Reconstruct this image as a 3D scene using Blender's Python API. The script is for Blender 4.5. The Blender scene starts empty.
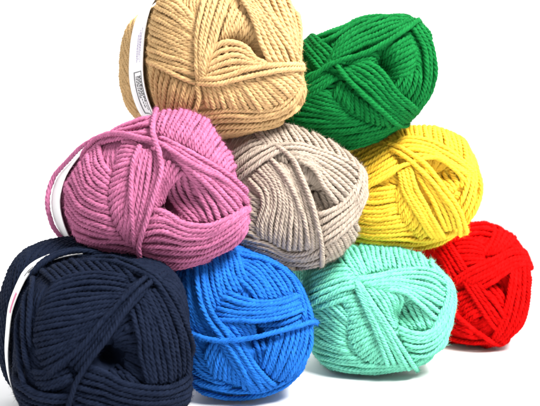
import bpy, math, random
import numpy as np
from mathutils import Vector
from mathutils.bvhtree import BVHTree

SC = bpy.context.scene
COL = SC.collection
rng = np.random.default_rng(7)

# ------------------------------------------------------------------ camera
PXW, PXH, FPX = 540.0, 406.0, 810.0
CAM = np.array([0.0, 0.0, 0.135])
PITCH = math.radians(4.24)
RIGHT = np.array([1.0, 0, 0])
FWD = np.array([0, math.cos(PITCH), -math.sin(PITCH)])
UP = np.array([0, math.sin(PITCH), math.cos(PITCH)])
cam_d = bpy.data.cameras.new('camera')
cam = bpy.data.objects.new('camera', cam_d)
COL.objects.link(cam)
cam.location = CAM
cam.rotation_euler = (math.radians(90) - PITCH, 0, 0)
cam_d.sensor_width = 36
cam_d.lens = FPX / PXW * 36
cam_d.clip_start = 0.01
cam_d.clip_end = 50
cam_d.dof.use_dof = True
cam_d.dof.focus_distance = 0.425
cam_d.dof.aperture_fstop = 16
SC.camera = cam


def ray(px):
    px = np.asarray(px, float)
    return (FWD + np.outer((px[:, 0] - PXW / 2) / FPX, RIGHT) - np.outer((px[:, 1] - PXH / 2) / FPX, UP))


# ------------------------------------------------------------------ materials
def yarn_material(name, rgb, sheen=0.25, spec=0.10):
    m = bpy.data.materials.new(name)
    m.use_nodes = True
    nt = m.node_tree
    p = nt.nodes['Principled BSDF']
    tc = nt.nodes.new('ShaderNodeTexCoord')
    n1 = nt.nodes.new('ShaderNodeTexNoise'); n1.inputs['Scale'].default_value = 260
    n1.inputs['Detail'].default_value = 3
    uvn = nt.nodes.new('ShaderNodeUVMap'); uvn.uv_map = 'UVMap'
    mp = nt.nodes.new('ShaderNodeMapping'); mp.inputs['Scale'].default_value = (1.3, 11, 1)
    n2 = nt.nodes.new('ShaderNodeTexNoise'); n2.inputs['Scale'].default_value = 1.0
    n2.inputs['Detail'].default_value = 3; n2.inputs['Roughness'].default_value = 0.65
    ramp = nt.nodes.new('ShaderNodeMix'); ramp.data_type = 'RGBA'
    hi = min(1.30, 1.0 / max(rgb)); lo = 0.62 + (1.30 - hi) * 1.0
    dk = [c * lo for c in rgb]; lt = [min(1, c * hi + 0.008) for c in rgb]
    ramp.inputs[6].default_value = (*dk, 1); ramp.inputs[7].default_value = (*lt, 1)
    add = nt.nodes.new('ShaderNodeMath'); add.operation = 'ADD'
    mul = nt.nodes.new('ShaderNodeMath'); mul.operation = 'MULTIPLY'; mul.inputs[1].default_value = 1.1
    sub = nt.nodes.new('ShaderNodeMath'); sub.operation = 'SUBTRACT'; sub.inputs[1].default_value = 0.6; sub.use_clamp = True
    L = nt.links.new
    L(tc.outputs['Object'], n1.inputs['Vector'])
    L(uvn.outputs['UV'], mp.inputs['Vector']); L(mp.outputs['Vector'], n2.inputs['Vector'])
    L(n1.outputs['Fac'], add.inputs[0]); L(n2.outputs['Fac'], add.inputs[1])
    L(add.outputs[0], mul.inputs[0]); L(mul.outputs[0], sub.inputs[0]); L(sub.outputs[0], ramp.inputs[0])
    L(ramp.outputs[2], p.inputs['Base Color'])
    bmp = nt.nodes.new('ShaderNodeBump'); bmp.inputs['Strength'].default_value = 0.55
    bmp.inputs['Distance'].default_value = 0.0006
    L(n2.outputs['Fac'], bmp.inputs['Height']); L(bmp.outputs['Normal'], p.inputs['Normal'])
    p.inputs['Roughness'].default_value = 0.85
    p.inputs['Specular IOR Level'].default_value = spec
    p.inputs['Subsurface Weight'].default_value = 0.0
    p.inputs['Subsurface Radius'].default_value = (1.0, 1.0, 1.0)
    p.inputs['Subsurface Scale'].default_value = 0.0008
    p.inputs['Sheen Weight'].default_value = sheen
    p.inputs['Sheen Roughness'].default_value = 0.45
    p.inputs['Sheen Tint'].default_value = (*[min(1, c * .9 + .06) for c in rgb], 1)
    return m


def plain_material(name, rgb, rough=0.5, noise=0.0):
    m = bpy.data.materials.new(name)
    m.use_nodes = True
    nt = m.node_tree
    p = nt.nodes['Principled BSDF']
    p.inputs['Base Color'].default_value = (*rgb, 1)
    p.inputs['Roughness'].default_value = rough
    if noise:
        tc = nt.nodes.new('ShaderNodeTexCoord')
        n = nt.nodes.new('ShaderNodeTexNoise'); n.inputs['Scale'].default_value = 40
        mx = nt.nodes.new('ShaderNodeMix'); mx.data_type = 'RGBA'
        mx.inputs[6].default_value = (*[c * (1 - noise) for c in rgb], 1)
        mx.inputs[7].default_value = (*rgb, 1)
        nt.links.new(tc.outputs['Object'], n.inputs['Vector'])
        nt.links.new(n.outputs['Fac'], mx.inputs[0])
        nt.links.new(mx.outputs[2], p.inputs['Base Color'])
    return m


# ------------------------------------------------------------------ mesh building
class MeshBuf:
    def __init__(s):
        s.v, s.q, s.t, s.uv, s.tuv, s.n = [], [], [], [], [], 0

    def add(s, v, quads, uvs=None):
        s.v.append(v); s.q.append(quads + s.n)
        s.uv.append(np.zeros((len(quads), 4, 2)) if uvs is None else uvs)
        s.n += len(v)

    def add_tris(s, v, tris):
        s.v.append(v); s.t.append(tris + s.n); s.n += len(v)

    def build(s, name, mat, parent, origin, smooth=True):
        V = np.concatenate(s.v) - origin
        Q = np.concatenate(s.q) if s.q else np.zeros((0, 4), int)
        T = np.concatenate(s.t) if s.t else np.zeros((0, 3), int)
        me = bpy.data.meshes.new(name)
        me.vertices.add(len(V)); me.vertices.foreach_set('co', V.astype(np.float32).ravel())
        nl = Q.size + T.size
        me.loops.add(nl)
        me.loops.foreach_set('vertex_index', np.concatenate([Q.ravel(), T.ravel()]).astype(np.int32))
        me.polygons.add(len(Q) + len(T))
        st = np.concatenate([np.arange(len(Q)) * 4, Q.size + np.arange(len(T)) * 3]).astype(np.int32)
        me.polygons.foreach_set('loop_start', st)
        me.update(calc_edges=True)
        uvl = me.uv_layers.new(name='UVMap')
        U = np.concatenate([np.concatenate(s.uv).reshape(-1, 2) if s.uv else np.zeros((0, 2)), np.zeros((T.size, 2))])
        uvl.data.foreach_set('uv', U.astype(np.float32).ravel())
        me.polygons.foreach_set('use_smooth', np.full(len(Q) + len(T), smooth))
        me.validate()
        me.materials.append(mat)
        o = bpy.data.objects.new(name, me)
        COL.objects.link(o)
        if parent is not None:
            o.parent = parent
        return o


def norm(a):
    return a / np.maximum(np.linalg.norm(a, axis=-1, keepdims=True), 1e-12)


def catmull(P, n):
    """resample polyline control points P to n points along a centripetal-ish spline, even arc length"""
    P = np.asarray(P, float)
    if len(P) == 2:
        t = np.linspace(0, 1, n)[:, None]
        return P[0] * (1 - t) + P[1] * t
    E = np.vstack([2 * P[0] - P[1], P, 2 * P[-1] - P[-2]])
    out = []
    for i in range(len(P) - 1):
        p0, p1, p2, p3 = E[i:i + 4]
        t = np.linspace(0, 1, 16, endpoint=False)[:, None]
        out.append(0.5 * ((2 * p1) + (-p0 + p2) * t + (2 * p0 - 5 * p1 + 4 * p2 - p3) * t ** 2 + (-p0 + 3 * p1 - 3 * p2 + p3) * t ** 3))
    out = np.vstack(out + [P[-1:]])
    return resample(out, n)


def resample(P, n):
    L = np.concatenate([[0], np.cumsum(np.linalg.norm(np.diff(P, axis=0), axis=1))])
    t = np.linspace(0, L[-1], n)
    return np.stack([np.interp(t, L, P[:, k]) for k in range(P.shape[1])], 1)


def smooth_curve(P, it):
    P = P.copy()
    for _ in range(it):
        P[1:-1] = P[1:-1] * 0.5 + (P[:-2] + P[2:]) * 0.25
    return P


LOBE4 = []
for _k in range(4):
    for _d in (-45, -22, 0, 22):
        LOBE4.append((math.radians(90 * _k + _d), {-45: 0.68, -22: 0.93, 0: 1.0, 22: 0.93}[_d]))
LOBE2 = []
for _k in range(4):
    for _d in (-45, 0):
        LOBE2.append((math.radians(90 * _k + _d), {-45: 0.74, 0: 1.0}[_d]))
TWIST = -1.0


def rope(buf, P, N, d, fine=True, fuzz=0.0):
    """plied yarn along P (points) with surface normals N, yarn diameter d"""
    L = np.linalg.norm(np.diff(P, axis=0), axis=1).sum()
    if L < d * 1.2:
        return
    step = d * (0.2 if fine else 0.34)
    n = max(6, int(L / step) + 1)
    Q = resample(np.hstack([P, N]), n) if False else None
    Lc = np.concatenate([[0], np.cumsum(np.linalg.norm(np.diff(P, axis=0), axis=1))])
    s = np.linspace(0, Lc[-1], n)
    C = np.stack([np.interp(s, Lc, P[:, k]) for k in range(3)], 1)
    C = smooth_curve(C, 3)
    nk = max(4, int(L / (d * 1.6)))
    kn = np.linspace(0, Lc[-1], nk)
    C = C + np.stack([np.interp(s, kn, rng.normal(0, 0.045 * d, nk)) for _ in range(3)], 1)
    C = smooth_curve(C, 4)
    M = np.stack([np.interp(s, Lc, N[:, k]) for k in range(3)], 1)
    T = norm(np.gradient(C, axis=0))
    M = norm(M - T * (M * T).sum(1, keepdims=True))
    B = np.cross(T, M)
    prof = LOBE4 if fine else LOBE2
    ang = np.array([a for a, _ in prof]); rad = np.array([r for _, r in prof])
    ph0 = rng.uniform(0, 2 * math.pi)
    pitch = 3.3 * d * rng.uniform(0.82, 1.25)
    # slight irregularity of thickness and twist
    w = np.interp(s, np.linspace(0, Lc[-1], max(3, int(L / (d * 4)))), rng.uniform(0.90, 1.09, max(3, int(L / (d * 4)))))
    tw = s / pitch + 0.16 * np.sin(s / (d * 4) + ph0) + 0.1 * np.sin(s / (d * 9) + 2 * ph0)
    A = ang[None, :] + (TWIST * 2 * math.pi * tw + ph0)[:, None]
    cap = np.ones(n)
    e = np.minimum(s, s[-1] - s) / (d * 0.5)
    cap = np.where(e < 1, np.sqrt(np.clip(1 - (1 - np.clip(e, 0, 1)) ** 2, 0.02, 1)), 1)
    k4 = len(prof) // 4
    pn = rng.normal(0, 0.10, (n, 4))
    pn = np.repeat(smooth_curve(smooth_curve(pn, 4), 1), k4, axis=1)
    R = (d * 0.52) * rad[None, :] * (w * cap)[:, None] * (1 + pn + rng.normal(0, 0.035 if fine else 0.02, (n, len(prof))))
    V = C[:, None, :] + (np.cos(A) * R)[..., None] * M[:, None, :] + (np.sin(A) * R)[..., None] * B[:, None, :]
    k = len(prof)
    i = np.arange(n - 1)[:, None] * k; j = np.arange(k)[None, :]; j2 = (j + 1) % k
    quads = np.stack([i + j, i + j2, i + k + j2, i + k + j], -1).reshape(-1, 4)
    off = rng.uniform(0, 50)
    us = (s / d)
    u0 = np.broadcast_to(us[:-1, None], (n - 1, k)); u1 = np.broadcast_to(us[1:, None], (n - 1, k))
    v0 = np.broadcast_to((np.arange(k) / k)[None, :], (n - 1, k)); v1 = v0 + 1.0 / k
    uv = np.stack([np.stack([u0 + off, v0], -1), np.stack([u0 + off, v1], -1), np.stack([u1 + off, v1], -1), np.stack([u1 + off, v0], -1)], 2).reshape(-1, 4, 2)
    buf.add(V.reshape(-1, 3), quads, uv)
    if fuzz > 0:
        m = rng.poisson(L / d * fuzz)
        if m:
            idx = rng.integers(0, n, m)
            a = rng.uniform(-1.7, 1.7, m)
            nd = np.cos(a)[:, None] * M[idx] + np.sin(a)[:, None] * B[idx]
            p0 = C[idx] + nd * d * 0.44
            side = norm(rng.normal(size=(m, 3)))
            ln = d * rng.uniform(0.3, 0.9, m)[:, None] * np.where(rng.random(m) < 0.12, 1.7, 1.0)[:, None]
            dr = norm(T[idx] * rng.choice([-1, 1], m)[:, None] * rng.uniform(0.3, 1.3, m)[:, None] + nd * rng.uniform(0.15, 0.9, m)[:, None] + side * 0.4)
            p1 = p0 + dr * ln * 0.55
            p2 = p1 + norm(dr + norm(rng.normal(size=(m, 3))) * 0.8) * ln * 0.5
            wv = norm(np.cross(dr, side)) * 0.000045
            Vh = np.stack([p0 - wv, p0 + wv, p1 - wv * .8, p1 + wv * .8, p2], 1).reshape(-1, 3)
            b = np.arange(m)[:, None] * 5
            tr = np.concatenate([b + [0, 1, 3], b + [0, 3, 2], b + [2, 3, 4]])
            buf.add_tris(Vh, tr)


# ------------------------------------------------------------------ ball of yarn
class Ball:
    def __init__(s, key, outline, center, depth, yarn_px, mat, label, Lf=60, Lb=75, front=(0.12, 0.05), back=(0.25, 0.0),
                 hole=None, pf=2.4, back_scale=1.0, on_ground=False, waist=0.0, pb=3.0, hole2=None):
        s.pb = pb; s.labelled = waist > 0
        s.key = key; s.c = np.array(center, float)
        O = np.array(outline, float)
        ang = np.arctan2(-(O[:, 1] - s.c[1]), O[:, 0] - s.c[0]); r = np.hypot(*(O - s.c).T)
        o = np.argsort(ang); ang, r = ang[o], r[o]
        NP = 72
        s.phi = np.linspace(-math.pi, math.pi, NP, endpoint=False)
        tgt = np.interp(s.phi, np.concatenate([ang - 2 * math.pi, ang, ang + 2 * math.pi]), np.tile(r, 3))
        tgt = (tgt * 2 + np.roll(tgt, 1) + np.roll(tgt, -1)) / 4
        s.tgt = tgt
        s.Lf, s.Lb, s.front, s.back, s.pf, s.bs, s.waist = Lf, Lb, np.array(front), np.array(back), pf, back_scale, waist
        rho = tgt.copy()
        s.ss = np.concatenate([-np.cos(np.linspace(0, math.pi / 2, 26))[:-1], np.sin(np.linspace(0, math.pi / 2, 30))])
        s.ss[0] = -0.9999999; s.ss[-1] = 0.999999
        # fit: silhouette of the front half reproduces the outline
        for it in range(8):
            V = s.unit(rho)[s.ss > -0.05]
            x = V[..., 0] / V[..., 2] * FPX; y = V[..., 1] / V[..., 2] * FPX
            a = np.arctan2(y, x); rr = np.hypot(x, y)
            bins = ((a + math.pi) / (2 * math.pi) * NP + 0.5).astype(int) % NP
            act = np.zeros(NP); np.maximum.at(act, bins.ravel(), rr.ravel())
            bad = act < 1; act[bad] = tgt[bad]
            rho = rho * (tgt / act) ** 0.8
            rho = (rho * 4 + np.roll(rho, 1) + np.roll(rho, -1)) / 6
        s.rho = rho
        s.U = s.unit(rho)                       # (S,P,3) in camera axes at depth 1
        rc = ray([s.c])[0]
        # camera axes -> world, at unit depth relative to camera
        W = s.U
        s.dirw = rc[None, None, :] + W[..., 0:1] * RIGHT + W[..., 1:2] * UP + (W[..., 2:3] - 1) * FWD
        if on_ground:
            # outer yarn layers rest on the table
            k = (s.dirw[..., 2]).min()
            depth = (CAM[2] + 0.0035) / -k
        s.depth = depth
        s.P = CAM + s.dirw * depth
        if on_ground:                           # the soft ball settles flat where it touches the table
            s.P[..., 2] = np.maximum(s.P[..., 2], 0.0012)
        s.d = yarn_px / FPX * depth
        s.mat = mat
        S_, P_ = s.P.shape[:2]
        verts = s.P.reshape(-1, 3)
        i = np.arange(S_ - 1)[:, None] * P_; j = np.arange(P_)[None, :]; j2 = (j + 1) % P_
        s.faces = np.stack([i + j, i + j2, i + P_ + j2, i + P_ + j], -1).reshape(-1, 4)
        s.bvh = BVHTree.FromPolygons([Vector(v) for v in verts], [tuple(f) for f in s.faces] + [tuple(range((S_ - 1) * P_, S_ * P_)), tuple(range(P_))])
        s.center = s.P.mean((0, 1))
        s.base = np.array([s.center[0], s.center[1], s.P[..., 2].min()])
        s.hole = hole
        s.hp = None
        if hole is not None:
            s.hp = s.project([hole[:2]])[0][0]
            s.hr = hole[2] / FPX * depth; s.hdepth = hole[3] if len(hole) > 3 else 1.6
            s.nh = norm(s.hp - s.center)
            s.shafts = [(s.hp, 0.62 * s.hr)]
            if hole2 is not None:
                s.shafts.append((s.project([hole2[:2]])[0][0], hole2[2] / FPX * depth))
        e = bpy.data.objects.new('yarn_ball', None)
        COL.objects.link(e)
        e.location = s.base; e.empty_display_size = 0.02
        e['label'] = label; e['category'] = 'yarn ball'; e['group'] = 'balls of yarn stacked in a pile'
        s.root = e
        print('BALL %-7s depth %.3f  min z %.4f  size x %.3f z %.3f y %.3f d %.4f' % (key, depth, s.P[..., 2].min(), np.ptp(s.P[..., 0]), np.ptp(s.P[..., 2]), np.ptp(s.P[..., 1]), s.d))

    def unit(s, rho):
        """surface points in camera axes (x right, y up, z = depth), depth 1 plane at s=0"""
        ss = s.ss[:, None]
        f = np.clip(ss, 0, 1); b = np.clip(-ss, 0, 1)
        g = np.where(ss >= 0, (1 - f ** s.pf) ** (1 / s.pf), (1 - b ** s.pb) ** (1 / s.pb) * (1 + (s.bs - 1) * np.clip(b / 0.5, 0, 1)))
        g = g * (1 - s.waist * np.exp(-((ss + 0.28) / 0.17) ** 2))
        x = (s.front[0] * s.Lf * f - s.back[0] * s.Lb * b) + g * rho * np.cos(s.phi)
        y = (s.front[1] * s.Lf * f - s.back[1] * s.Lb * b) + g * rho * np.sin(s.phi)
        z = 1 - (s.Lf * f - s.Lb * b) / FPX + 0 * x
        return np.stack([x / FPX, y / FPX, z], -1)

    def project(s, px):
        R = ray(px)
        out, nr = [], []
        for r in R:
            dr = Vector(r).normalized()
            h, n, _, _ = s.bvh.ray_cast(Vector(CAM), dr, 5)
            if h is None:
                t = (Vector(s.center) - Vector(CAM)).dot(dr)
                h, n, _, _ = s.bvh.find_nearest(Vector(CAM) + dr * t)
            if n.dot(h - Vector(s.center)) < 0:
                n = -n
            out.append(h); nr.append(n)
        return np.array(out), np.array(nr)

    def march(s, p, t, length):
        st = s.d * 0.8
        P, N = [], []
        p = Vector(p); t = Vector(t).normalized()
        for _ in range(max(1, int(length / st))):
            h, n, _, _ = s.bvh.find_nearest(p + t * st)
            if n.dot(h - Vector(s.center)) < 0:
                n = -n
            t = (h - p); t = t - n * t.dot(n)
            if t.length < 1e-6:
                break
            t.normalize(); p = h
            P.append(h); N.append(n)
        return (np.array(P).reshape(-1, 3), np.array(N).reshape(-1, 3))

    def strand(s, buf, px, layer, ext=(0, 0), dip=(0.6, 0.6), fuzz=15, wob=0.3, fine=True, sk=0.0):
        px = np.asarray(px, float)
        m = len(px)
        # gentle waviness
        wv = np.stack([np.interp(np.arange(m), np.linspace(0, m - 1, 6), rng.normal(0, wob, 6)) for _ in range(2)], 1)
        P, N = s.project(px + wv)
        N = norm(smooth_curve(N, 2))
        h = np.full(m, layer * 0.62 - 0.5)
        t = np.linspace(0, 1, m)
        Lp = np.linalg.norm(np.diff(P, axis=0), axis=1).sum() / s.d
        zone = min(0.45, 3.0 / max(Lp, 1))
        if not ext[0]:
            h -= dip[0] * np.clip(1 - t / zone, 0, 1) ** 2
        if not ext[1]:
            h -= dip[1] * np.clip(1 - (1 - t) / zone, 0, 1) ** 2
        hv = h + np.interp(t, np.linspace(0, 1, 5), rng.normal(0, 0.09, 5))
        he = -0.95 if s.labelled else -0.4
        if ext[1]:
            hv = hv - np.clip(hv + 0.1, 0, 9) * 0.6 * np.clip(1 - (1 - t) / 0.14, 0, 1)
        if ext[0]:
            hv = hv - np.clip(hv + 0.1, 0, 9) * 0.6 * np.clip(1 - t / 0.14, 0, 1)
        segs_P, segs_N, segs_h = [P], [N], [hv]
        if ext[1]:
            a, b = s.march(P[-1], P[-1] - P[-3], ext[1] * s.d)
            segs_P.append(a); segs_N.append(b); q = np.arange(1, len(a) + 1); segs_h.append(hv[-1] + (he - hv[-1]) * np.clip(q / 3.0, 0, 1) - 1.1 * np.clip((q - len(a) + 5) / 5, 0, 1))
        if ext[0]:
            a, b = s.march(P[0], P[0] - P[2], ext[0] * s.d)
            segs_P.insert(0, a[::-1]); segs_N.insert(0, b[::-1]); q = np.arange(len(a), 0, -1); segs_h.insert(0, hv[0] + (he - hv[0]) * np.clip(q / 3.0, 0, 1) - 1.1 * np.clip((q - len(a) + 5) / 5, 0, 1))
        P = np.vstack(segs_P); N = norm(np.vstack(segs_N)); h = np.concatenate(segs_h)
        if len(P) < 3:
            return
        P = P + N * (h * s.d)[:, None]
        if sk:
            P = s.sink(P, sk)
        L = np.linalg.norm(np.diff(P, axis=0), axis=1).sum()
        k = max(8, int(L / (s.d * 0.5)))
        PN = resample(np.hstack([P, N * 1e-9]), k)
        Q = smooth_curve(PN[:, :3], 3)
        rope(buf, Q, norm(PN[:, 3:]), s.d, fine=fine, fuzz=fuzz)

    def bundle(s, guides, layer=0.5, ext=(0, 0), dip=(0.6, 0.6), n=None, name='yarn_bundle', tight=0.95, sk=0.0):
        M = 26
        G = np.stack([catmull(g, M) for g in guides])            # (g,M,2)
        pxd = s.d * FPX / s.depth
        buf = MeshBuf()
        if len(G) == 1:
            s.strand(buf, G[0], layer, ext, dip, sk=sk)
        else:
            D = np.linalg.norm(np.diff(G, axis=0), axis=2)        # (g-1,M)
            # distance measured across the strand direction
            T = norm(np.gradient(G, axis=1)); Tm = norm(T[:-1] + T[1:]); dv = np.diff(G, axis=0)
            across = np.abs(dv[..., 0] * Tm[..., 1] - dv[..., 1] * Tm[..., 0])
            seg = np.quantile(across, 0.65, axis=1)
            cum = np.concatenate([[0], np.cumsum(np.maximum(seg, 0.5))])
            if n is None:
                n = max(2, int(round(cum[-1] / (pxd * tight))) + 1)
            for i, u in enumerate(np.linspace(0, cum[-1], n)):
                u = np.clip(u + rng.normal(0, 0.05) * pxd, 0, cum[-1])
                j = min(np.searchsorted(cum, u, side='right') - 1, len(G) - 2)
                f = (u - cum[j]) / (cum[j + 1] - cum[j])
                g0 = G[max(j - 1, 0)]; g1 = G[j]; g2 = G[j + 1]; g3 = G[min(j + 2, len(G) - 1)]
                lin = g1 * (1 - f) + g2 * f
                if len(G) > 2:
                    m1 = (g2 - g0) / (2 if j > 0 else 1); m2 = (g3 - g1) / (2 if j + 2 < len(G) else 1)
                    f2, f3 = f * f, f ** 3
                    her = (2 * f3 - 3 * f2 + 1) * g1 + (f3 - 2 * f2 + f) * m1 + (-2 * f3 + 3 * f2) * g2 + (f3 - f2) * m2
                    cv = 0.5 * lin + 0.5 * her
                else:
                    cv = lin
                s.strand(buf, cv, layer + 0.18 * ((i % 2) - 0.5) + rng.normal(0, 0.06), ext, dip, sk=sk)
        if buf.n:
            return buf.build(name, s.mat, s.root, s.base)

    def loose(s, guide, layer=2.2, ext=(0, 0), dip=(0.5, 0.3)):
        return s.bundle([guide], layer, ext, dip, name='loose_strand')

    def sink(s, X, f=1.0, deep=0.0):
        """the hollow at the centre-pull end of the ball"""
        r = np.linalg.norm(X - s.hp - s.nh * ((X - s.hp) @ s.nh)[..., None], axis=-1)
        fr = ((X - s.hp) @ s.nh) > -s.hr * 3
        k = np.exp(-(r / s.hr) ** 2) * s.hr * s.hdepth
        if deep:
            for c, q in s.shafts:
                rc = np.linalg.norm(X - c - s.nh * ((X - c) @ s.nh)[..., None], axis=-1)
                k = np.maximum(k, 0.6 * k + np.exp(-(rc / q) ** 4) * q * 3.4)
        return X - s.nh * (k * fr)[..., None] * f

    def wound(s, turns=0.28):
        """inner core (with the centre hole sunk in) and the wound layer under the traced bundles"""
        buf = MeshBuf()
        C = s.P.copy()
        nrm = norm(C - s.center)
        C = C - nrm * s.d * 1.7
        nh, sink = s.nh, s.sink
        C = sink(C, 1.0, 1.0)
        buf.add(C.reshape(-1, 3), s.faces)
        S_, P_ = s.P.shape[:2]
        circ = np.linalg.norm(np.diff(s.P[25], axis=0), axis=1).sum()
        n = int(circ / (s.d * 1.12))
        si = np.arange(2, S_ - 3); rmin = 0.7 * s.hr
        for k in range(n):
            ph = k / n * P_ + turns * P_ * s.ss[si]
            j0 = np.floor(ph).astype(int); f = (ph - j0)[:, None]
            P = s.P[si, j0 % P_] * (1 - f) + s.P[si, (j0 + 1) % P_] * f
            N = norm(P - s.center)
            gmin = (0.5, 0.2, 0.35, 0.08)[k % 4]
            sf = s.ss[si]
            gg = np.where(sf > 0, (1 - np.clip(sf, 0, 1) ** s.pf) ** (1 / s.pf), (1 - np.clip(-sf, 0, 1) ** s.pb) ** (1 / s.pb))
            keep = gg > gmin
            keep &= np.linalg.norm(P - s.hp, axis=1) > rmin
            if len(s.shafts) > 1:
                keep &= np.linalg.norm(P - s.shafts[1][0], axis=1) > s.shafts[1][1] * 1.1
            idx = np.where(keep)[0]
            for run in np.split(idx, np.where(np.diff(idx) > 1)[0] + 1):
                if len(run) < 4:
                    continue
                Pr, Nr = P[run], N[run]
                Pr = sink(Pr - Nr * s.d * (1.15 + 0.12 * (k % 2)), 1.0, 0.4)
                L = np.linalg.norm(np.diff(Pr, axis=0), axis=1).sum()
                PN = resample(np.hstack([Pr, Nr * 1e-9]), max(8, int(L / s.d)))
                rope(buf, smooth_curve(PN[:, :3], 1), norm(PN[:, 3:]), s.d, fine=False, fuzz=2)
        if s.hp is not None and len(s.hole) < 5:  # coils lining the centre hole
            e1 = norm(np.cross(nh, np.array([0.3, 0.2, 1.0]))); e2 = np.cross(nh, e1)
            for i in range(3):
                a = np.linspace(0, 2 * math.pi * 0.97, 40) + i * 1.3
                rr = s.hr * (0.92 - 0.06 * i)
                P = s.hp + np.outer(np.cos(a), e1) * rr + np.outer(np.sin(a), e2) * rr - nh * (s.hr * s.hdepth * 0.55 + s.d * (1.3 + 0.75 * i) + 0.3 * s.d * np.sin(a * 2 + i)[:, None])
                N = -np.outer(np.cos(a), e1) - np.outer(np.sin(a), e2) + nh * 0.6
                rope(buf, P, norm(N), s.d, fine=True, fuzz=1)
        buf.build('wound_yarn', s.mat, s.root, s.base)

    # point on the back half: b in 0..1 behind the widest section, phi in degrees (0 = right, 90 = up)
    def surf(s, b, phi, off=0.0):
        t = np.interp(-b, s.ss, np.arange(len(s.ss)))
        i = int(min(t, len(s.ss) - 2)); f = t - i
        row = s.P[i] * (1 - f) + s.P[i + 1] * f
        j = (phi + 180) / 360 * len(s.phi); j0 = int(math.floor(j)); g = j - j0
        p = row[j0 % len(s.phi)] * (1 - g) + row[(j0 + 1) % len(s.phi)] * g
        cen = row.mean(0)
        return p + norm(p - cen) * off

    def band(s, b0, b1, mat, off, phi0=0, phi1=360, name='paper_label', parent=None, thick=0.0004, nb=8, dphi=4):
        nphi = max(2, int((phi1 - phi0) / dphi) + 1)
        ph = np.linspace(phi0, phi1, nphi); bs = np.linspace(b0, b1, nb)
        outer = np.array([[s.surf(b, p, off) for p in ph] for b in bs])
        inner = np.array([[s.surf(b, p, off - thick) for p in ph] for b in bs])
        buf = MeshBuf()
        i = np.arange(nb - 1)[:, None] * nphi; j = np.arange(nphi - 1)[None, :]
        q = np.stack([i + j, i + j + 1, i + nphi + j + 1, i + nphi + j], -1).reshape(-1, 4)
        V = np.concatenate([outer.reshape(-1, 3), inner.reshape(-1, 3)])
        m = nb * nphi
        rim = []
        for a in range(nphi - 1):
            rim.append([a, a + 1, m + a + 1, m + a]); z = (nb - 1) * nphi + a
            rim.append([z, z + 1, m + z + 1, m + z])
        for a in range(nb - 1):
            rim.append([a * nphi, (a + 1) * nphi, m + (a + 1) * nphi, m + a * nphi])
            z = a * nphi + nphi - 1
            rim.append([z, z + nphi, m + z + nphi, m + z])
        buf.add(V, np.concatenate([q, q + m, np.array(rim)]))
        o = buf.build(name, mat, s.root, s.base)
        if parent is not None:
            o.parent = parent
        return o


def srgb(r, g, b):
    f = lambda c: c / 255 / 12.92 if c <= 10 else ((c / 255 + 0.055) / 1.055) ** 2.4
    return (f(r), f(g), f(b))


MAT = {k: yarn_material(k + '_wool', srgb(*v), 0.04 if k == 'navy' else 0.0 if k == 'red' else 0.12, 0.03 if k == 'red' else 0.1) for k, v in dict(
    tan=(206, 170, 119), green=(0, 112, 48), pink=(184, 105, 143), grey=(180, 165, 150), yellow=(255, 209, 64),
    navy=(6, 19, 42), blue=(28, 108, 200), mint=(122, 216, 184), red=(220, 0, 0)).items()}
PAPER = plain_material('label_paper', (0.88, 0.88, 0.88), 0.45)
INK = plain_material('black_ink', (0.02, 0.02, 0.025), 0.5)
PINK_INK = plain_material('pink_ink', (0.65, 0.12, 0.28), 0.5)
LILAC_INK = plain_material('lilac_ink', (0.42, 0.30, 0.62), 0.5)
E = 9      # yarn diameters a strand runs on round the far side


def dress(b, items):
    b.wound()
    for it in items:
        guides, layer = it[0], it[1]
        o = it[2] if len(it) > 2 else {}
        b.bundle(guides, layer, o.get('ext', (0, 0)), o.get('dip', (0.6, 0.6)), o.get('n'),
                 'loose_strand' if len(guides) == 1 else 'yarn_bundle', sk=o.get('sk', 0.0))


S1 = dict(sk=1.0, dip=(.5, .5))
X0, X1, XX = dict(ext=(E, 0)), dict(ext=(0, E)), dict(ext=(E, E))

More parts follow.
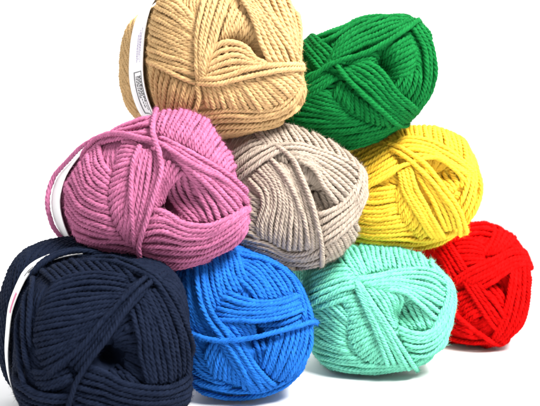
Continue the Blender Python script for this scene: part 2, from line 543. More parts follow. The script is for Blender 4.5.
# ---------------- tan ball
tan = Ball('tan', [(155, 0), (150, 20), (147, 45), (146, 62), (150, 95), (160, 120), (176, 134), (200, 142), (228, 143), (251, 140), (275, 131),
                   (293, 121), (305, 105), (308, 90), (306, 75), (303, 37), (302, 24), (295, 5), (283, -8), (262, -18), (236, -24), (205, -24), (178, -16), (163, -8)],
           (227, 55), 0.452, 5.1, MAT['tan'],
           'tan ball of yarn with a printed white paper band, at the top',
           Lf=62, Lb=110, front=(0.22, -0.02), back=(0.68, -0.04), hole=(247, 48, 14, 1.5), waist=0.05, back_scale=0.89, pb=5)
dress(tan, [
    ([[(160, -8), (180, 4), (197, 26)], [(150, 25), (172, 36), (196, 48)], [(147, 60), (170, 67), (195, 74)]], 0.4, X0),
    ([[(150, 66), (150, 82), (156, 106)], [(170, 76), (166, 96), (166, 116)], [(194, 86), (190, 105), (185, 124)]], 0.3, X1),
    ([[(209, -12), (200, 20), (197.5, 40), (198, 61), (198, 82)], [(217, -10), (208, 18), (203, 42), (202, 62), (203, 80)], [(230, -6), (222, 20), (215, 42), (209, 58), (205, 76)]], 1.5, X0),
    ([[(233, 4), (226, 25), (219, 45)], [(247, 14), (240, 30), (234, 44)], [(259, 28), (255, 38), (249, 50)]], 0.3, dict(dip=(.6, 1.0), sk=.9)),
    ([[(240, -4), (255, 24), (262, 46), (273, 66)], [(247, -6), (268, 28), (280, 48), (289, 67)], [(255, -6), (282, 32), (294, 50), (302, 68)]], 1.3, X0),
    ([[(262, -10), (278, 22), (292, 50)], [(280, -6), (290, 22), (298, 52)], [(298, 6), (302, 30), (302, 56)]], 0.4, X0),
    ([[(211, 52), (222, 43), (234, 42), (247, 48), (256, 60), (266, 66)], [(204, 68), (222, 58), (238, 55), (256, 62), (278, 66)], [(199, 80), (215, 73), (236, 68), (258, 66), (284, 65)]], 1.2, dict(dip=(.4, .8))),
    ([[(196, 83), (212, 84), (228, 82), (256, 75), (282, 70), (303, 69)]], 1.8, X1),
    ([[(199, 79), (214, 79), (230, 75), (256, 67), (280, 65), (302, 65)]], 1.6, X1),
    ([[(148, 61), (165, 69), (180, 77), (196, 83)]], 0.9, X0),
    ([[(197, 84), (200, 97), (194, 112), (188, 122)]], 1.4),
    ([[(203, 84), (206, 96), (208, 109)], [(228, 82), (235, 96), (242, 111)], [(243, 80), (255, 95), (268, 112)], [(262, 76), (278, 88), (291, 99)], [(285, 70), (298, 76), (306, 86)]], 0.7),
    ([[(300, 86), (292, 98), (276, 110), (250, 112), (225, 111), (198, 116)], [(304, 92), (296, 108), (276, 119), (250, 123), (225, 123), (196, 126)], [(308, 92), (302, 110), (277, 126), (245, 132), (208, 134)]], 0.25, XX),
])
b0 = 0.04
lab = tan.band(b0, 0.44, PAPER, 0.0010, 60, 262)


def printed(ball, lab, items, off=0.0012):
    """thin printed marks lying on the paper band: (b0, b1, phi0, phi1, ink)"""
    for b_0, b_1, p_0, p_1, ink in items:
        ball.band(b_0, b_1, ink, off, p_0, p_1, 'printed_mark', lab, 0.0001, 4, 1)


box = []
P0, P1, Q0, Q1 = 190, 222, 0.10, 0.34
box += [(Q0, Q1, P0, P0 + 0.7, INK), (Q0, Q1, P1 - 0.7, P1, INK), (Q0, Q0 + .012, P0, P1, INK), (Q1 - .012, Q1, P0, P1, INK)]
for i, (a, b) in enumerate([(199, 217), (198.6, 223), (199, 213), (198.8, 221), (199, 216)]):
    q = Q0 + 0.036 + i * 0.037
    p = a - 5.5
    k = 0
    while p < b - 5.5:
        ln = 0.8 + (i * 7 + k * 5) % 4 * 0.5
        box.append((q, q + 0.019, p, p + ln, INK)); p += ln + 0.6; k += 1
for i in range(4):
    p = 158 + (i % 2) * 3
    while p < 183 - (i * 5) % 7:
        ln = 0.7 + (i * 5 + int(p * 3)) % 4 * 0.4
        box.append((0.15 + i * 0.04, 0.163 + i * 0.04, p, p + ln, LILAC_INK)); p += ln + 0.6
printed(tan, lab, box)

# ---------------- green ball
green = Ball('green', [(303, 41), (311, 35), (337, 26), (359, 17.6), (374, 15), (391, 14.5), (407, 17.5), (420, 26), (430, 37), (435, 54), (437, 70), (435, 84),
                       (428, 101), (418, 114), (409, 124), (390, 134), (370, 143), (350, 154), (330, 153), (302, 152), (276, 134), (274, 90), (292, 58)],
             (367, 80), 0.485, 4.9, MAT['green'],
             'green ball of yarn resting on the grey and yellow balls',
             Lf=62, Lb=80, front=(0.12, 0.1), back=(0.1, 0.0), hole=(386, 67, 9, 2.6))
dress(green, [
    ([[(320, 70), (337, 58), (362, 46), (383, 38), (404, 27), (418, 20)], [(328, 58), (345, 46), (364, 36), (385, 27), (408, 20)], [(333, 47), (347, 35), (360, 27), (377, 20), (394, 17), (411, 19)]], 1.1, X1),
    ([[(312, 79), (320, 73), (337, 63), (365, 54), (381, 46), (402, 34), (412, 26), (418.5, 21)]], 2.1, dict(ext=(6, 0), dip=(.3, .5))),
    ([[(306, 42), (325, 32), (340, 27), (360, 18), (385, 15), (412, 20)], [(316, 46), (332, 37), (347, 29), (362, 22), (386, 18), (408, 20)]], 0.6, XX),
    ([[(314, 36), (326, 46), (338, 58)], [(303, 47), (312, 60), (324, 74)]], 0.8, X0),
    ([[(335, 62), (345, 77), (360, 91), (376, 106), (396, 122), (408, 125)]], 2.2, X1),
    ([[(340, 68), (352, 83), (366, 94), (382, 107), (402, 122)], [(348, 66), (364, 74), (380, 88), (393, 102), (412, 117)], [(356, 62), (372, 65), (383, 74), (396, 91), (418, 110)]], 1.2, X1),
    ([[(346, 63), (362, 57), (374, 52), (382, 56)], [(352, 67), (366, 62), (377, 63), (383, 71)]], 1.0, dict(dip=(.5, 1.5), sk=.8)),
    ([[(384, 52), (397, 43), (415, 33)], [(388, 66), (404, 60), (420, 50)], [(393, 79), (405, 76), (419, 68)]], 0.3, dict(dip=(2.0, 1.2), sk=.6)),
    ([[(404, 76), (399, 84), (393, 91)], [(414, 72), (409, 87), (402, 99)], [(422, 66), (419, 88), (411, 107)]], 0.6),
    ([[(414, 28), (424, 46), (427, 68), (424, 90), (414, 110)], [(421, 26), (432, 46), (435, 70), (431, 92), (417, 114)]], 0.8, XX),
    ([[(341, 80), (337, 90), (334, 99)], [(350, 90), (350, 102), (350, 112)], [(364, 102), (367, 114), (368, 123)], [(384, 116), (388, 123), (390, 130)]], 0.6),
    ([[(302, 82), (318, 88), (334, 96)], [(301, 104), (325, 110), (347, 115)], [(312, 126), (340, 126), (366, 124)], [(335, 142), (360, 136), (390, 130)]], 0.3, X0),
    ([[(298, 124), (325, 136), (352, 138), (380, 132)], [(296, 138), (325, 150), (352, 149), (384, 138)]], 0.4, XX),
    ([[(303, 80), (313, 74), (324, 70)], [(307, 97), (322, 88), (337, 76)]], 0.8, X0),
])

# ---------------- pink ball
pink = Ball('pink', [(157, 110), (175, 108.5), (194, 110.5), (209, 116), (222, 137), (234, 154), (242, 174), (248, 190), (253, 202), (252, 222), (247, 237), (234, 248),
                     (215, 259), (197, 268), (175, 272), (150, 268), (117, 257), (95, 252), (78, 247), (69, 229), (63, 208), (63, 195), (67, 179), (78, 162), (91, 148), (100, 136), (119, 125), (145, 114)],
            (157, 192), 0.425, 5.0, MAT['pink'],
            'pink ball of yarn with a thin strand hanging off its left side',
            Lf=70, Lb=95, front=(0.28, -0.02), back=(0.64, 0.03), hole=(183, 200, 20, 1.5), waist=0.04)
dress(pink, [
    ([[(86, 154), (103, 137), (125, 124), (150, 113)], [(96, 146), (110, 135), (130, 130), (152, 126)], [(102, 142), (118, 138), (138, 138), (154, 143)]], 0.5, X0),
    ([[(84, 154), (95, 144), (106, 138.5), (125, 137.5), (140, 140), (157, 143), (172, 152), (193, 166), (216, 177), (236, 192), (250, 205)]], 2.2, XX),
    ([[(159, 137), (180, 147), (200, 158), (222, 171), (241, 187), (252, 203)], [(168, 150), (192, 166), (214, 180), (230, 196), (243, 210)], [(174, 157), (194, 172), (210, 188), (226, 206), (236, 216)]], 1.3, dict(dip=(.5, .8))),
    ([[(182, 163), (200, 178), (216, 196), (228, 218)], [(184, 166), (197, 182), (207, 202), (213, 224)]], 0.8, dict(sk=.6, dip=(.5, .5))),
    ([[(157, 132), (160, 120), (164, 110)], [(170, 138), (178, 124), (186, 110)], [(188, 147), (197, 132), (206, 118)], [(207, 158), (214, 146), (222, 135)], [(228, 174), (233, 166), (240, 166)]], 0.5, X1),
    ([[(157, 110), (154, 128), (156, 142), (162, 160), (162, 175), (156, 193), (150, 213), (142, 238), (140.5, 250), (148, 268)]], 2.6, dict(ext=(E, 0), dip=(.3, .2))),
    ([[(141, 145), (135, 166), (132, 190), (133, 215), (136, 248)]], 2.0),
    ([[(142, 148), (136, 166), (132, 188), (127, 212), (124, 242)], [(148, 148), (145, 168), (142, 190), (137, 215), (131, 246)], [(154, 150), (157, 166), (152, 190), (145, 218), (138, 248)]], 1.3),
    ([[(164, 158), (162, 175), (158, 195), (153, 214)], [(175, 162), (170, 178), (165, 194), (160, 210)], [(185, 170), (178, 182), (173, 193), (169, 206)]], 0.9, dict(dip=(.5, .8), sk=.7)),
    ([[(98, 142), (99, 158), (109, 174)], [(85, 157), (90, 178), (107, 192)], [(73, 171), (84, 195), (108, 207)], [(64, 190), (78, 211), (113, 226)], [(66, 214), (84, 231), (121, 240)]], 0.4, X0),
    ([[(120, 140), (128, 141), (138, 144)], [(113, 166), (122, 163), (134, 160)], [(108, 190), (118, 185), (132, 178)], [(107, 206), (118, 197), (130, 190)], [(114, 226), (121, 214), (129, 205)], [(120, 238), (124, 228), (127, 216)]], 0.75),
    ([[(178, 188), (185, 202), (191, 215), (197, 226)], [(184, 168), (195, 188), (203, 206), (209, 224)]], 0.5, S1),
    ([[(152, 211), (165, 211), (180, 222), (198, 226), (218, 223), (240, 211), (253, 203)], [(142, 236), (160, 230), (185, 238), (208, 236), (232, 222), (253, 206)], [(141, 250), (160, 251), (185, 252), (210, 247), (236, 230), (253, 209)], [(140, 258), (165, 264), (190, 263), (211, 256), (238, 240), (253, 214)]], 1.1, X1),
    ([[(73, 234), (95, 242), (122, 243), (145, 250)], [(82, 248), (105, 251), (130, 256), (152, 266)]], 0.6, X0),
    ([[(118, 254), (150, 265), (180, 268), (211, 260), (240, 243), (253, 220)], [(128, 260), (155, 269), (180, 273), (212, 263), (244, 243), (254, 220)]], 0.6, XX),
])
plab = pink.band(0.06, 0.40, PAPER, 0.0009, 137, 262)
# the loose strand that stands off the band on the left
def side_strand(ball, pts, mat_name='loose_strand'):
    """pts: (b behind the widest section, phi in degrees, height off the surface in metres)"""
    P = np.array([ball.surf(b, p, h) for b, p, h in pts])
    P = catmull(P, 60)
    N = norm(P - ball.center)
    buf = MeshBuf(); rope(buf, P, N, ball.d, fuzz=1.2)
    return buf.build(mat_name, ball.mat, ball.root, ball.base)


side_strand(pink, [(0.0, 138, 0.001), (0.14, 147, 0.003), (0.28, 158, 0.003), (0.38, 170, 0.003), (0.40, 185, 0.003), (0.37, 200, 0.003), (0.30, 213, 0.002), (0.16, 225, 0.001), (0.02, 236, -0.001)])

# ---------------- grey ball
grey = Ball('grey', [(228, 129), (248, 125), (272, 123.5), (290, 125), (309, 131), (327, 139), (338, 144), (346, 151), (356, 159), (363, 170), (367, 183), (366, 199), (361, 219),
                     (354, 239), (343, 252), (326, 262), (309, 268), (290, 268), (272, 264), (250, 262), (232, 254), (222, 230), (216, 200), (212, 165), (214, 140)],
            (299, 197), 0.465, 4.6, MAT['grey'],
            'light grey ball of yarn between the pink and yellow balls',
            Lf=58, Lb=80, front=(0.1, -0.03), back=(0.0, 0.0), hole=(319, 199, 12, 1.5), back_scale=1.1)
dress(grey, [
    ([[(252, 128), (258, 136), (268, 147)], [(272, 123), (276, 132), (283, 143)], [(292, 125), (300, 134), (308, 145)], [(310, 131), (318, 141), (328, 152)], [(330, 140), (338, 150), (345, 162)], [(350, 154), (355, 163), (359, 174)]], 0.4, X0),
    ([[(278, 145), (300, 146), (320, 151), (342, 159), (361, 171)], [(286, 152), (302, 153), (320, 159), (341, 170), (358, 184)], [(290, 157), (305, 159), (318, 167), (334, 182), (352, 197)], [(297, 161), (309, 165), (317, 174), (325, 188), (338, 204)]], 1.2, dict(dip=(.5, .5))),
    ([[(280, 143), (258, 152), (239, 166)], [(286, 148), (264, 160), (242, 176)]], 1.6, X1),
    ([[(238, 148), (250, 141), (264, 136)], [(239, 160), (252, 150), (270, 144)]], 0.5, X0),
    ([[(275, 146), (290, 158), (300, 175), (308, 193), (315, 213), (320, 238), (322, 268)]], 2.4, X1),
    ([[(268, 156), (281, 170), (292, 188), (300, 206), (306, 226), (310, 248)]], 1.7),
    ([[(292, 163), (303, 186), (311, 208), (316, 230), (318, 250)], [(282, 163), (295, 186), (302, 210), (305, 232), (305, 252)], [(270, 160), (285, 184), (290, 208), (289, 230), (287, 251)], [(258, 168), (273, 184), (277, 204), (272, 224), (271, 244)], [(247, 178), (260, 190), (264, 205), (258, 222), (258, 238)]], 0.9),
    ([[(236, 180), (246, 192), (260, 203)], [(235, 204), (245, 213), (257, 222)], [(238, 226), (248, 232), (260, 241)]], 0.4, X0),
    ([[(240, 238), (265, 243), (285, 254), (305, 254), (319, 246)], [(240, 248), (262, 254), (285, 262), (308, 263), (332, 253)], [(248, 257), (275, 265), (300, 269), (325, 263), (346, 250)]], 0.6, X0),
    ([[(318, 216), (330, 211), (345, 202), (358, 184)], [(320, 234), (335, 222), (352, 208), (363, 188)], [(321, 248), (340, 234), (356, 217), (366, 195)]], 0.9, X1),
    ([[(359, 168), (358, 184), (351, 202)], [(364, 170), (364, 190), (357, 212)]], 1.5, X0),
    ([[(324, 248), (329, 256), (331, 264)], [(340, 236), (345, 245), (347, 253)], [(353, 220), (358, 228), (361, 234)]], 0.5, X1),
    ([[(317, 193), (320, 202), (322, 212)], [(328, 190), (331, 200), (334, 210)], [(340, 186), (344, 195), (348, 203)]], 0.2, dict(dip=(.6, .6), sk=1.0)),
])

# ---------------- yellow ball
yellow = Ball('yellow', [(355, 150), (368, 141), (383, 134), (405, 127), (414, 125.5), (436, 127), (455, 134), (468, 144), (475, 157), (477, 172), (479, 188), (473, 211), (466, 224), (455, 236),
                         (440, 245), (418, 249), (405, 249), (378, 252), (356, 254), (342, 240), (334, 210), (334, 180), (340, 154)],
              (413, 190), 0.51, 4.6, MAT['yellow'],
              'yellow ball of yarn under the green ball',
              Lf=58, Lb=80, front=(0.15, -0.02), back=(0.25, 0.0), hole=(446, 176, 9, 1.6), back_scale=1.05)
dress(yellow, [
    ([[(370, 141), (376, 143), (384, 147)], [(385, 134), (389, 138), (394, 143)], [(405, 127), (407, 133), (410, 141)], [(430, 126), (431, 133), (433, 143)], [(452, 132), (455, 142), (459, 154)], [(469, 145), (471, 156), (471, 170)]], 0.4, X0),
    ([[(390, 144), (410, 139), (432, 143), (453, 155), (473, 171)], [(392, 150), (412, 148), (432, 153), (452, 164), (470, 175)], [(400, 158), (416, 156), (432, 157), (448, 164), (462, 178)]], 1.4, X1),
    ([[(358, 193), (370, 187), (387, 177), (402, 167), (419, 161), (435, 158), (448, 163)]], 2.0, X0),
    ([[(393, 143), (380, 152), (360, 162)], [(394, 152), (380, 162), (357, 176)], [(400, 164), (384, 175), (356, 190)]], 1.0, X1),
    ([[(354, 156), (370, 147), (389, 139)], [(355, 164), (372, 156), (391, 146)]], 0.5, X0),
    ([[(389, 145), (411, 155), (430, 171), (446, 191), (458, 210), (466, 235)], [(390, 150), (407, 160), (425, 176), (441, 195), (453, 213), (459, 234)]], 2.4, dict(dip=(.4, .2))),
    ([[(399, 171), (404, 192), (417, 215), (433, 238)], [(409, 166), (415, 187), (428, 210), (445, 237)]], 1.6),
    ([[(412, 164), (422, 182), (434, 203), (447, 232)], [(426, 172), (437, 190), (448, 208), (456, 230)]], 1.1),
    ([[(353, 190), (375, 190), (397, 186)], [(350, 206), (375, 210), (399, 205)], [(352, 222), (375, 226), (405, 222)], [(356, 234), (378, 236), (415, 234)]], 0.4, X0),
    ([[(402, 180), (399, 190), (394, 198)], [(409, 198), (406, 208), (400, 217)], [(417, 215), (414, 224), (408, 230)], [(430, 230), (425, 236), (418, 241)]], 0.7),
    ([[(353, 235), (375, 239), (400, 239), (425, 241), (449, 236)], [(360, 246), (385, 249), (410, 250), (437, 246), (460, 232)]], 0.7, XX),
    ([[(444, 170), (449, 180), (454, 194)], [(456, 168), (460, 178), (462, 188)], [(466, 172), (467, 180), (468, 188)]], 0.5, dict(dip=(.6, .6), sk=.9)),
    ([[(469, 172), (465, 190), (460, 206)], [(474, 172), (472, 195), (464, 219)], [(479, 176), (479, 198), (469, 222)]], 1.1, X0),
])

# ---------------- navy ball
navy = Ball('navy', [(15, 314), (24, 292), (31, 276), (43, 269), (63, 261), (80, 258), (105, 257), (130, 255), (160, 255), (184, 268), (194, 300), (196, 340), (194, 367), (194, 389),
                     (188, 407), (170, 420), (135, 427), (95, 428), (55, 425), (28, 414), (17, 400), (13, 380), (11, 360), (13, 338)],
            (100, 344), 0.40, 5.4, MAT['navy'],
            'dark navy blue ball of yarn at the front left corner',
            Lf=75, Lb=100, front=(0.15, -0.02), back=(0.50, -0.24), hole=(118, 364, 15, 1.5, 0), on_ground=True, back_scale=1.09, waist=0.05, pb=5)
dress(navy, [
    ([[(153, 280), (133, 300), (115, 328), (94, 356), (79, 378), (69, 406), (64, 424)]], 2.4, X0),
    ([[(148, 276), (123, 302), (100, 326), (82, 347), (62, 364), (50, 374)]], 2.0, dict(ext=(4, 0))),
    ([[(143, 284), (115, 314), (92, 342), (70, 366)], [(147, 288), (121, 318), (99, 348), (80, 376)]], 1.4),
    ([[(31, 276), (29, 300), (27, 325), (28, 348)], [(15, 318), (17, 345), (20, 370), (26, 392)]], 0.6, X0),
    ([[(50, 284), (70, 276), (95, 272), (128, 276)], [(40, 302), (62, 294), (90, 290), (128, 291)], [(34, 322), (60, 317), (86, 313), (116, 305)], [(32, 343), (55, 339), (78, 333), (100, 323)], [(38, 362), (55, 356), (72, 347), (86, 338)], [(42, 380), (55, 371), (66, 361), (75, 351)]], 0.9),
    ([[(42, 270), (50, 277), (60, 287)], [(65, 261), (73, 268), (83, 279)], [(90, 258), (98, 266), (110, 276)], [(116, 260), (125, 269), (134, 279)]], 0.5, X0),
    ([[(82, 261), (107, 262), (130, 269), (152, 280), (168, 301), (180, 326), (187, 350), (188, 378)], [(92, 257), (114, 258), (138, 266), (159, 280), (175, 302), (187, 330), (193, 354), (194, 378)]], 1.3, X0),
    ([[(131, 308), (138, 332), (142, 357), (149, 385)], [(140, 300), (147, 326), (150, 354), (156, 385)], [(147, 290), (158, 315), (168, 345), (174, 382)], [(157, 286), (170, 308), (181, 338), (186, 376)]], 0.9, dict(dip=(.6, .6), sk=.8)),
    ([[(84, 366), (102, 371), (123, 383), (152, 388), (178, 384), (192, 374)], [(76, 382), (100, 386), (125, 395), (155, 399), (182, 394), (194, 382)], [(72, 400), (100, 406), (130, 412), (160, 411), (184, 404), (195, 390)], [(70, 414), (100, 420), (130, 423), (160, 420), (186, 410)]], 1.2, X1),
    ([[(30, 277), (42, 264), (60, 255), (88, 250)], [(34, 275), (47, 265), (64, 257), (94, 253)]], 1.8, X1),
    ([[(14, 378), (33, 391), (55, 396), (76, 396)], [(16, 394), (36, 406), (58, 411), (76, 413)], [(22, 408), (44, 418), (64, 422), (80, 424)]], 1.1, X0),
    ([[(36, 390), (50, 388), (74, 380)], [(30, 372), (48, 372), (66, 364)]], 0.5),
])
nlab = navy.band(0.06, 0.26, PAPER, 0.0010, 100, 300)
printed(navy, nlab, [(0.09, 0.14, 150, 163, PINK_INK), (0.08, 0.10, 130, 136, INK), (0.12, 0.135, 131, 139, INK)])

# ---------------- blue ball
blue = Ball('blue', [(168, 258), (192, 244), (222, 244), (244, 247), (264, 255), (281, 268), (296, 280), (305, 293), (311, 308), (315, 322), (315, 336), (313, 351), (305, 368), (294, 380), (279, 389),
                     (262, 394), (240, 397), (218, 396), (201, 392), (188, 382), (178, 355), (168, 320), (164, 285)],
            (250, 325), 0.445, 4.8, MAT['blue'],
            'bright blue ball of yarn between the navy and mint balls',
            Lf=60, Lb=80, front=(0.08, -0.03), back=(0.0, -0.1), back_scale=1.1, hole=(267, 341, 14, 1.8, 0), on_ground=True)
dress(blue, [
    ([[(201, 266), (204, 290), (212, 316)], [(212, 258), (216, 284), (222, 306)], [(224, 256), (228, 276), (236, 294)], [(238, 256), (242, 270), (249, 284)]], 0.5, X0),
    ([[(197, 266), (200, 296), (208, 316), (219, 331), (228, 342)], [(202, 268), (206, 298), (215, 316), (228, 330), (238, 342)]], 1.5, X0),
    ([[(240, 280), (250, 288), (259, 301)], [(251, 270), (262, 282), (273, 299)], [(262, 262), (276, 278), (289, 297)], [(276, 266), (287, 280), (294, 295)]], 0.5, dict(ext=(4, 0))),
    ([[(266, 258), (286, 271), (299, 286), (306, 302), (311, 320)], [(258, 258), (282, 272), (294, 286), (302, 303), (306, 318)]], 1.2, XX),
    ([[(224, 290), (240, 298), (258, 302), (278, 301), (301, 292)], [(216, 306), (238, 311), (258, 312), (280, 308), (304, 300)], [(216, 320), (238, 321), (258, 322), (280, 318), (304, 309)]], 1.1),
    ([[(186, 330), (205, 337), (222, 340), (245, 338), (270, 333), (292, 327), (308, 322), (315, 323)]], 2.6, dict(ext=(E, 4), dip=(.3, .2))),
    ([[(197, 266), (200, 292), (207, 314), (218, 331), (232, 350), (244, 369), (255, 391)]], 2.2, X0),
    ([[(203, 268), (207, 294), (214, 314), (226, 331), (240, 350), (253, 369), (265, 390)]], 1.9, X0),
    ([[(218, 338), (231, 358), (243, 376), (254, 392)], [(228, 338), (240, 357), (252, 374), (265, 390)], [(240, 338), (250, 357), (262, 373), (278, 387)]], 1.5),
    ([[(222, 320), (228, 329), (236, 341)], [(240, 322), (247, 330), (254, 341)], [(254, 324), (257, 332), (260, 341)]], 0.5, dict(dip=(.6, .6), sk=.7)),
    ([[(214, 340), (208, 350), (205, 360)], [(222, 346), (216, 362), (213, 378)], [(232, 360), (231, 371), (232, 384)], [(242, 376), (243, 382), (245, 390)]], 0.9),
    ([[(192, 342), (200, 354), (209, 363)], [(190, 358), (202, 371), (215, 380)], [(196, 382), (212, 386), (232, 389)]], 0.5, X0),
    ([[(190, 296), (195, 316), (206, 336)], [(187, 312), (192, 328), (201, 342)]], 0.5, X0),
    ([[(194, 380), (215, 388), (240, 392), (262, 391), (282, 384)], [(203, 393), (225, 397), (245, 398), (265, 394), (287, 385)]], 0.8, XX),
    ([[(258, 344), (262, 357), (262, 370)], [(268, 346), (267, 357), (265, 368)]], 0.2, dict(sk=.8, dip=(.8, .5))),
    ([[(272, 341), (267, 356), (263, 370)], [(282, 335), (275, 353), (268, 376)], [(294, 328), (288, 350), (275, 382)], [(303, 324), (298, 350), (283, 382)], [(312, 326), (308, 352), (290, 381)]], 0.85, dict(dip=(.8, .6))),
    ([[(300, 292), (304, 308), (304, 322)], [(307, 300), (311, 314), (313, 326)]], 1.0),
    ([[(262, 330), (284, 324), (303, 314)], [(270, 335), (286, 330), (304, 320)]], 0.4, dict(dip=(.8, .5), sk=.8)),
])

# ---------------- mint ball
mint = Ball('mint', [(296, 290), (299, 264), (318, 249), (344, 246), (360, 246), (380, 247), (400, 249), (421, 252.5), (434, 262), (443, 271), (450, 282), (452, 300), (452, 312), (451, 325),
                     (443, 346), (430, 357), (415, 366), (397, 371), (374, 374), (346, 373.5), (324, 366), (315, 357), (310, 340), (307, 315)],
            (382, 312), 0.485, 4.6, MAT['mint'],
            'mint green ball of yarn between the blue and red balls',
            Lf=58, Lb=80, front=(0.12, -0.02), back=(0.35, -0.1), hole=(406, 316, 12, 2.2), on_ground=True)
dress(mint, [
    ([[(338, 256), (346, 267), (357, 279)], [(358, 248), (362, 259), (368, 273)], [(385, 247), (386, 257), (389, 269)], [(410, 249), (413, 257), (418, 268)], [(432, 260), (433, 266), (438, 274)]], 0.4, X0),
    ([[(351, 279), (374, 276), (400, 271), (425, 269), (450, 280)], [(358, 283), (382, 280), (406, 278), (427, 280), (447, 291)], [(366, 286), (392, 285), (410, 290), (426, 297), (444, 307)], [(380, 289), (400, 291), (413, 298), (425, 309), (438, 320)]], 1.2, dict(dip=(.6, .6))),
    ([[(356, 277), (333, 283), (308, 293)], [(360, 286), (335, 293), (311, 305)]], 1.7, X1),
    ([[(318, 271), (335, 265), (352, 265)], [(310, 289), (330, 279), (354, 274)]], 0.5, X0),
    ([[(353, 281), (362, 300), (371, 320), (380, 342), (388, 364)], [(357, 281), (372, 302), (388, 325), (402, 348), (417, 369)]], 2.0, dict(dip=(.5, .2))),
    ([[(364, 285), (377, 300), (389, 318), (398, 332)], [(378, 287), (389, 300), (397, 314), (402, 328)], [(393, 287), (402, 296), (406, 306), (407, 318)]], 1.0, dict(dip=(.6, .8), sk=.6)),
    ([[(404, 314), (408, 323), (412, 332)], [(416, 302), (421, 314), (426, 331)], [(430, 314), (432, 322), (437, 328)]], 0.3, dict(dip=(.8, .8), sk=.8)),
    ([[(397, 327), (410, 332), (424, 334), (436, 328), (445, 311)], [(402, 341), (417, 345), (432, 341), (444, 328), (451, 305)], [(409, 356), (424, 356), (438, 347), (448, 331), (453, 308)]], 1.0, X1),
    ([[(443, 277), (447, 293), (441, 314)], [(450, 282), (453, 298), (450, 320)]], 1.4, XX),
    ([[(330, 296), (341, 309), (354, 322)], [(316, 306), (333, 319), (349, 332)], [(311, 322), (327, 334), (346, 345)], [(312, 340), (330, 348), (352, 355)], [(320, 358), (340, 361), (366, 363)]], 0.35, X0),
    ([[(340, 298), (350, 297), (360, 294)], [(344, 312), (354, 311), (365, 308)], [(346, 326), (357, 323), (370, 318)], [(348, 339), (361, 333), (375, 326)], [(354, 353), (365, 345), (379, 337)], [(366, 363), (374, 355), (383, 347)], [(379, 366), (384, 361), (389, 356)]], 0.75),
    ([[(318, 302), (335, 297), (354, 290)], [(320, 307), (337, 302), (356, 295)]], 0.9, X0),
    ([[(320, 358), (345, 364), (370, 365), (398, 365)], [(326, 368), (352, 373), (378, 374), (408, 369)]], 0.6, XX),
    ([[(392, 370), (412, 365), (432, 355)], [(386, 365), (404, 363), (418, 358)]], 0.6, XX),
])

# ---------------- red ball
red = Ball('red', [(464, 220), (485, 221), (503, 227), (514, 237), (522, 250), (527, 264), (527, 284), (525, 300), (524, 313), (518, 328), (509, 337), (500, 343), (481, 347), (463, 348),
                   (446, 347), (434, 338), (428, 318), (426, 290), (412, 262), (412, 238), (436, 221)],
           (478, 286), 0.55, 4.5, MAT['red'],
           'red ball of yarn at the far right, under the yellow ball',
           Lf=55, Lb=70, front=(0.2, -0.02), back=(0.1, -0.1), hole=(503, 288, 7, 1.6), on_ground=True)
dress(red, [
    ([[(436, 252), (452, 233), (470, 223), (490, 222), (508, 231)], [(452, 240), (468, 233), (485, 232), (502, 238), (514, 246)]], 0.35, XX),
    ([[(452, 240), (468, 238), (486, 243)], [(456, 250), (470, 250), (486, 253)], [(462, 264), (473, 263), (486, 261)]], 0.5),
    ([[(434, 250), (444, 264), (453, 281)], [(448, 240), (457, 254), (468, 271)]], 0.9, X0),
    ([[(446, 286), (467, 271), (487, 262), (508, 251), (522, 250)], [(460, 285), (478, 276), (495, 268), (512, 259), (525, 258)], [(478, 290), (492, 282), (505, 273), (517, 266), (527, 265)]], 1.4, X1),
    ([[(482, 257), (489, 247), (495, 233)], [(500, 253), (507, 247), (514, 238)]], 0.8, X1),
    ([[(460, 277), (473, 296), (485, 315), (497, 331)], [(476, 280), (488, 296), (498, 308), (507, 322)]], 1.3),
    ([[(443, 300), (454, 311), (472, 327), (492, 340), (500, 344)]], 2.0, XX),
    ([[(450, 300), (460, 294), (469, 290)], [(457, 312), (468, 306), (477, 300)], [(466, 323), (476, 315), (486, 311)]], 0.7),
    ([[(438, 284), (450, 292), (460, 303)], [(436, 300), (450, 314), (466, 327)], [(438, 320), (456, 331), (478, 342)]], 0.4, X0),
    ([[(438, 335), (460, 342), (480, 344), (502, 338)], [(444, 347), (465, 349), (485, 348), (506, 340)]], 0.6, XX),
    ([[(513, 264), (510, 285), (506, 305), (500, 325), (490, 342)], [(520, 255), (520, 280), (517, 305), (509, 327), (495, 344)], [(527, 262), (528, 285), (525, 308), (515, 330), (501, 345)]], 1.1, XX),
    ([[(485, 290), (495, 300), (503, 316)], [(496, 284), (502, 292), (508, 303)]], 0.6, dict(dip=(.6, .6), sk=.9)),
])

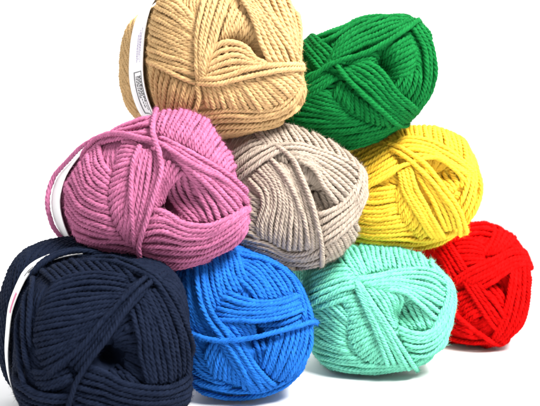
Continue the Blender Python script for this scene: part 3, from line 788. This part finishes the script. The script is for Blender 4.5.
# ------------------------------------------------------------------ the white surface
def sheet(name, mat, size):
    me = bpy.data.meshes.new(name)
    s = size
    me.from_pydata([(-s, -1, 0), (s, -1, 0), (s, 2 * s, 0), (-s, 2 * s, 0)], [], [(0, 1, 2, 3)])
    me.materials.append(mat)
    o = bpy.data.objects.new(name, me); COL.objects.link(o)
    o['kind'] = 'structure'
    return o


sheet('table_surface', plain_material('white_surface', (0.80, 0.81, 0.825), 0.5, 0.01), 12)

# ------------------------------------------------------------------ light
w = bpy.data.worlds.new('World'); SC.world = w; w.use_nodes = True
bg = w.node_tree.nodes['Background']
# a studio surround: bright white paper behind and overhead, a dimmer room behind the photographer
wn, wl = w.node_tree.nodes, w.node_tree.links
wtc = wn.new('ShaderNodeTexCoord'); wsx = wn.new('ShaderNodeSeparateXYZ'); wmr = wn.new('ShaderNodeMapRange')
wmr.interpolation_type = 'SMOOTHSTEP'
wmr.inputs['From Min'].default_value = -0.55; wmr.inputs['From Max'].default_value = 0.45
wmr.inputs['To Min'].default_value = 0.34; wmr.inputs['To Max'].default_value = 1.9
wl.new(wtc.outputs['Generated'], wsx.inputs[0]); wl.new(wsx.outputs['Y'], wmr.inputs['Value'])
bg.inputs[0].default_value = (1.0, 1.0, 1.0, 1)
wl.new(wmr.outputs[0], bg.inputs[1])


def area(name, loc, target, size, power, col=(1, 0.98, 0.95)):
    l = bpy.data.lights.new(name, 'AREA'); l.shape = 'RECTANGLE'; l.size = size[0]; l.size_y = size[1]
    l.energy = power; l.color = col
    o = bpy.data.objects.new(name, l); COL.objects.link(o); o.location = loc
    o.rotation_euler = (Vector(target) - Vector(loc)).to_track_quat('-Z', 'Y').to_euler()
    return o


area('softbox_lamp', (0.42, 0.0, 0.88), (0.0, 0.48, 0.08), (0.34, 0.28), 24.0)

SC.view_settings.view_transform = 'Standard'
SC.view_settings.look = 'None'
SC.view_settings.exposure = 0.12
SC.view_settings.gamma = 1
SC.render.film_transparent = False
SC.cycles.use_denoising = True
SC.cycles.max_bounces = 6
SC.cycles.diffuse_bounces = 2
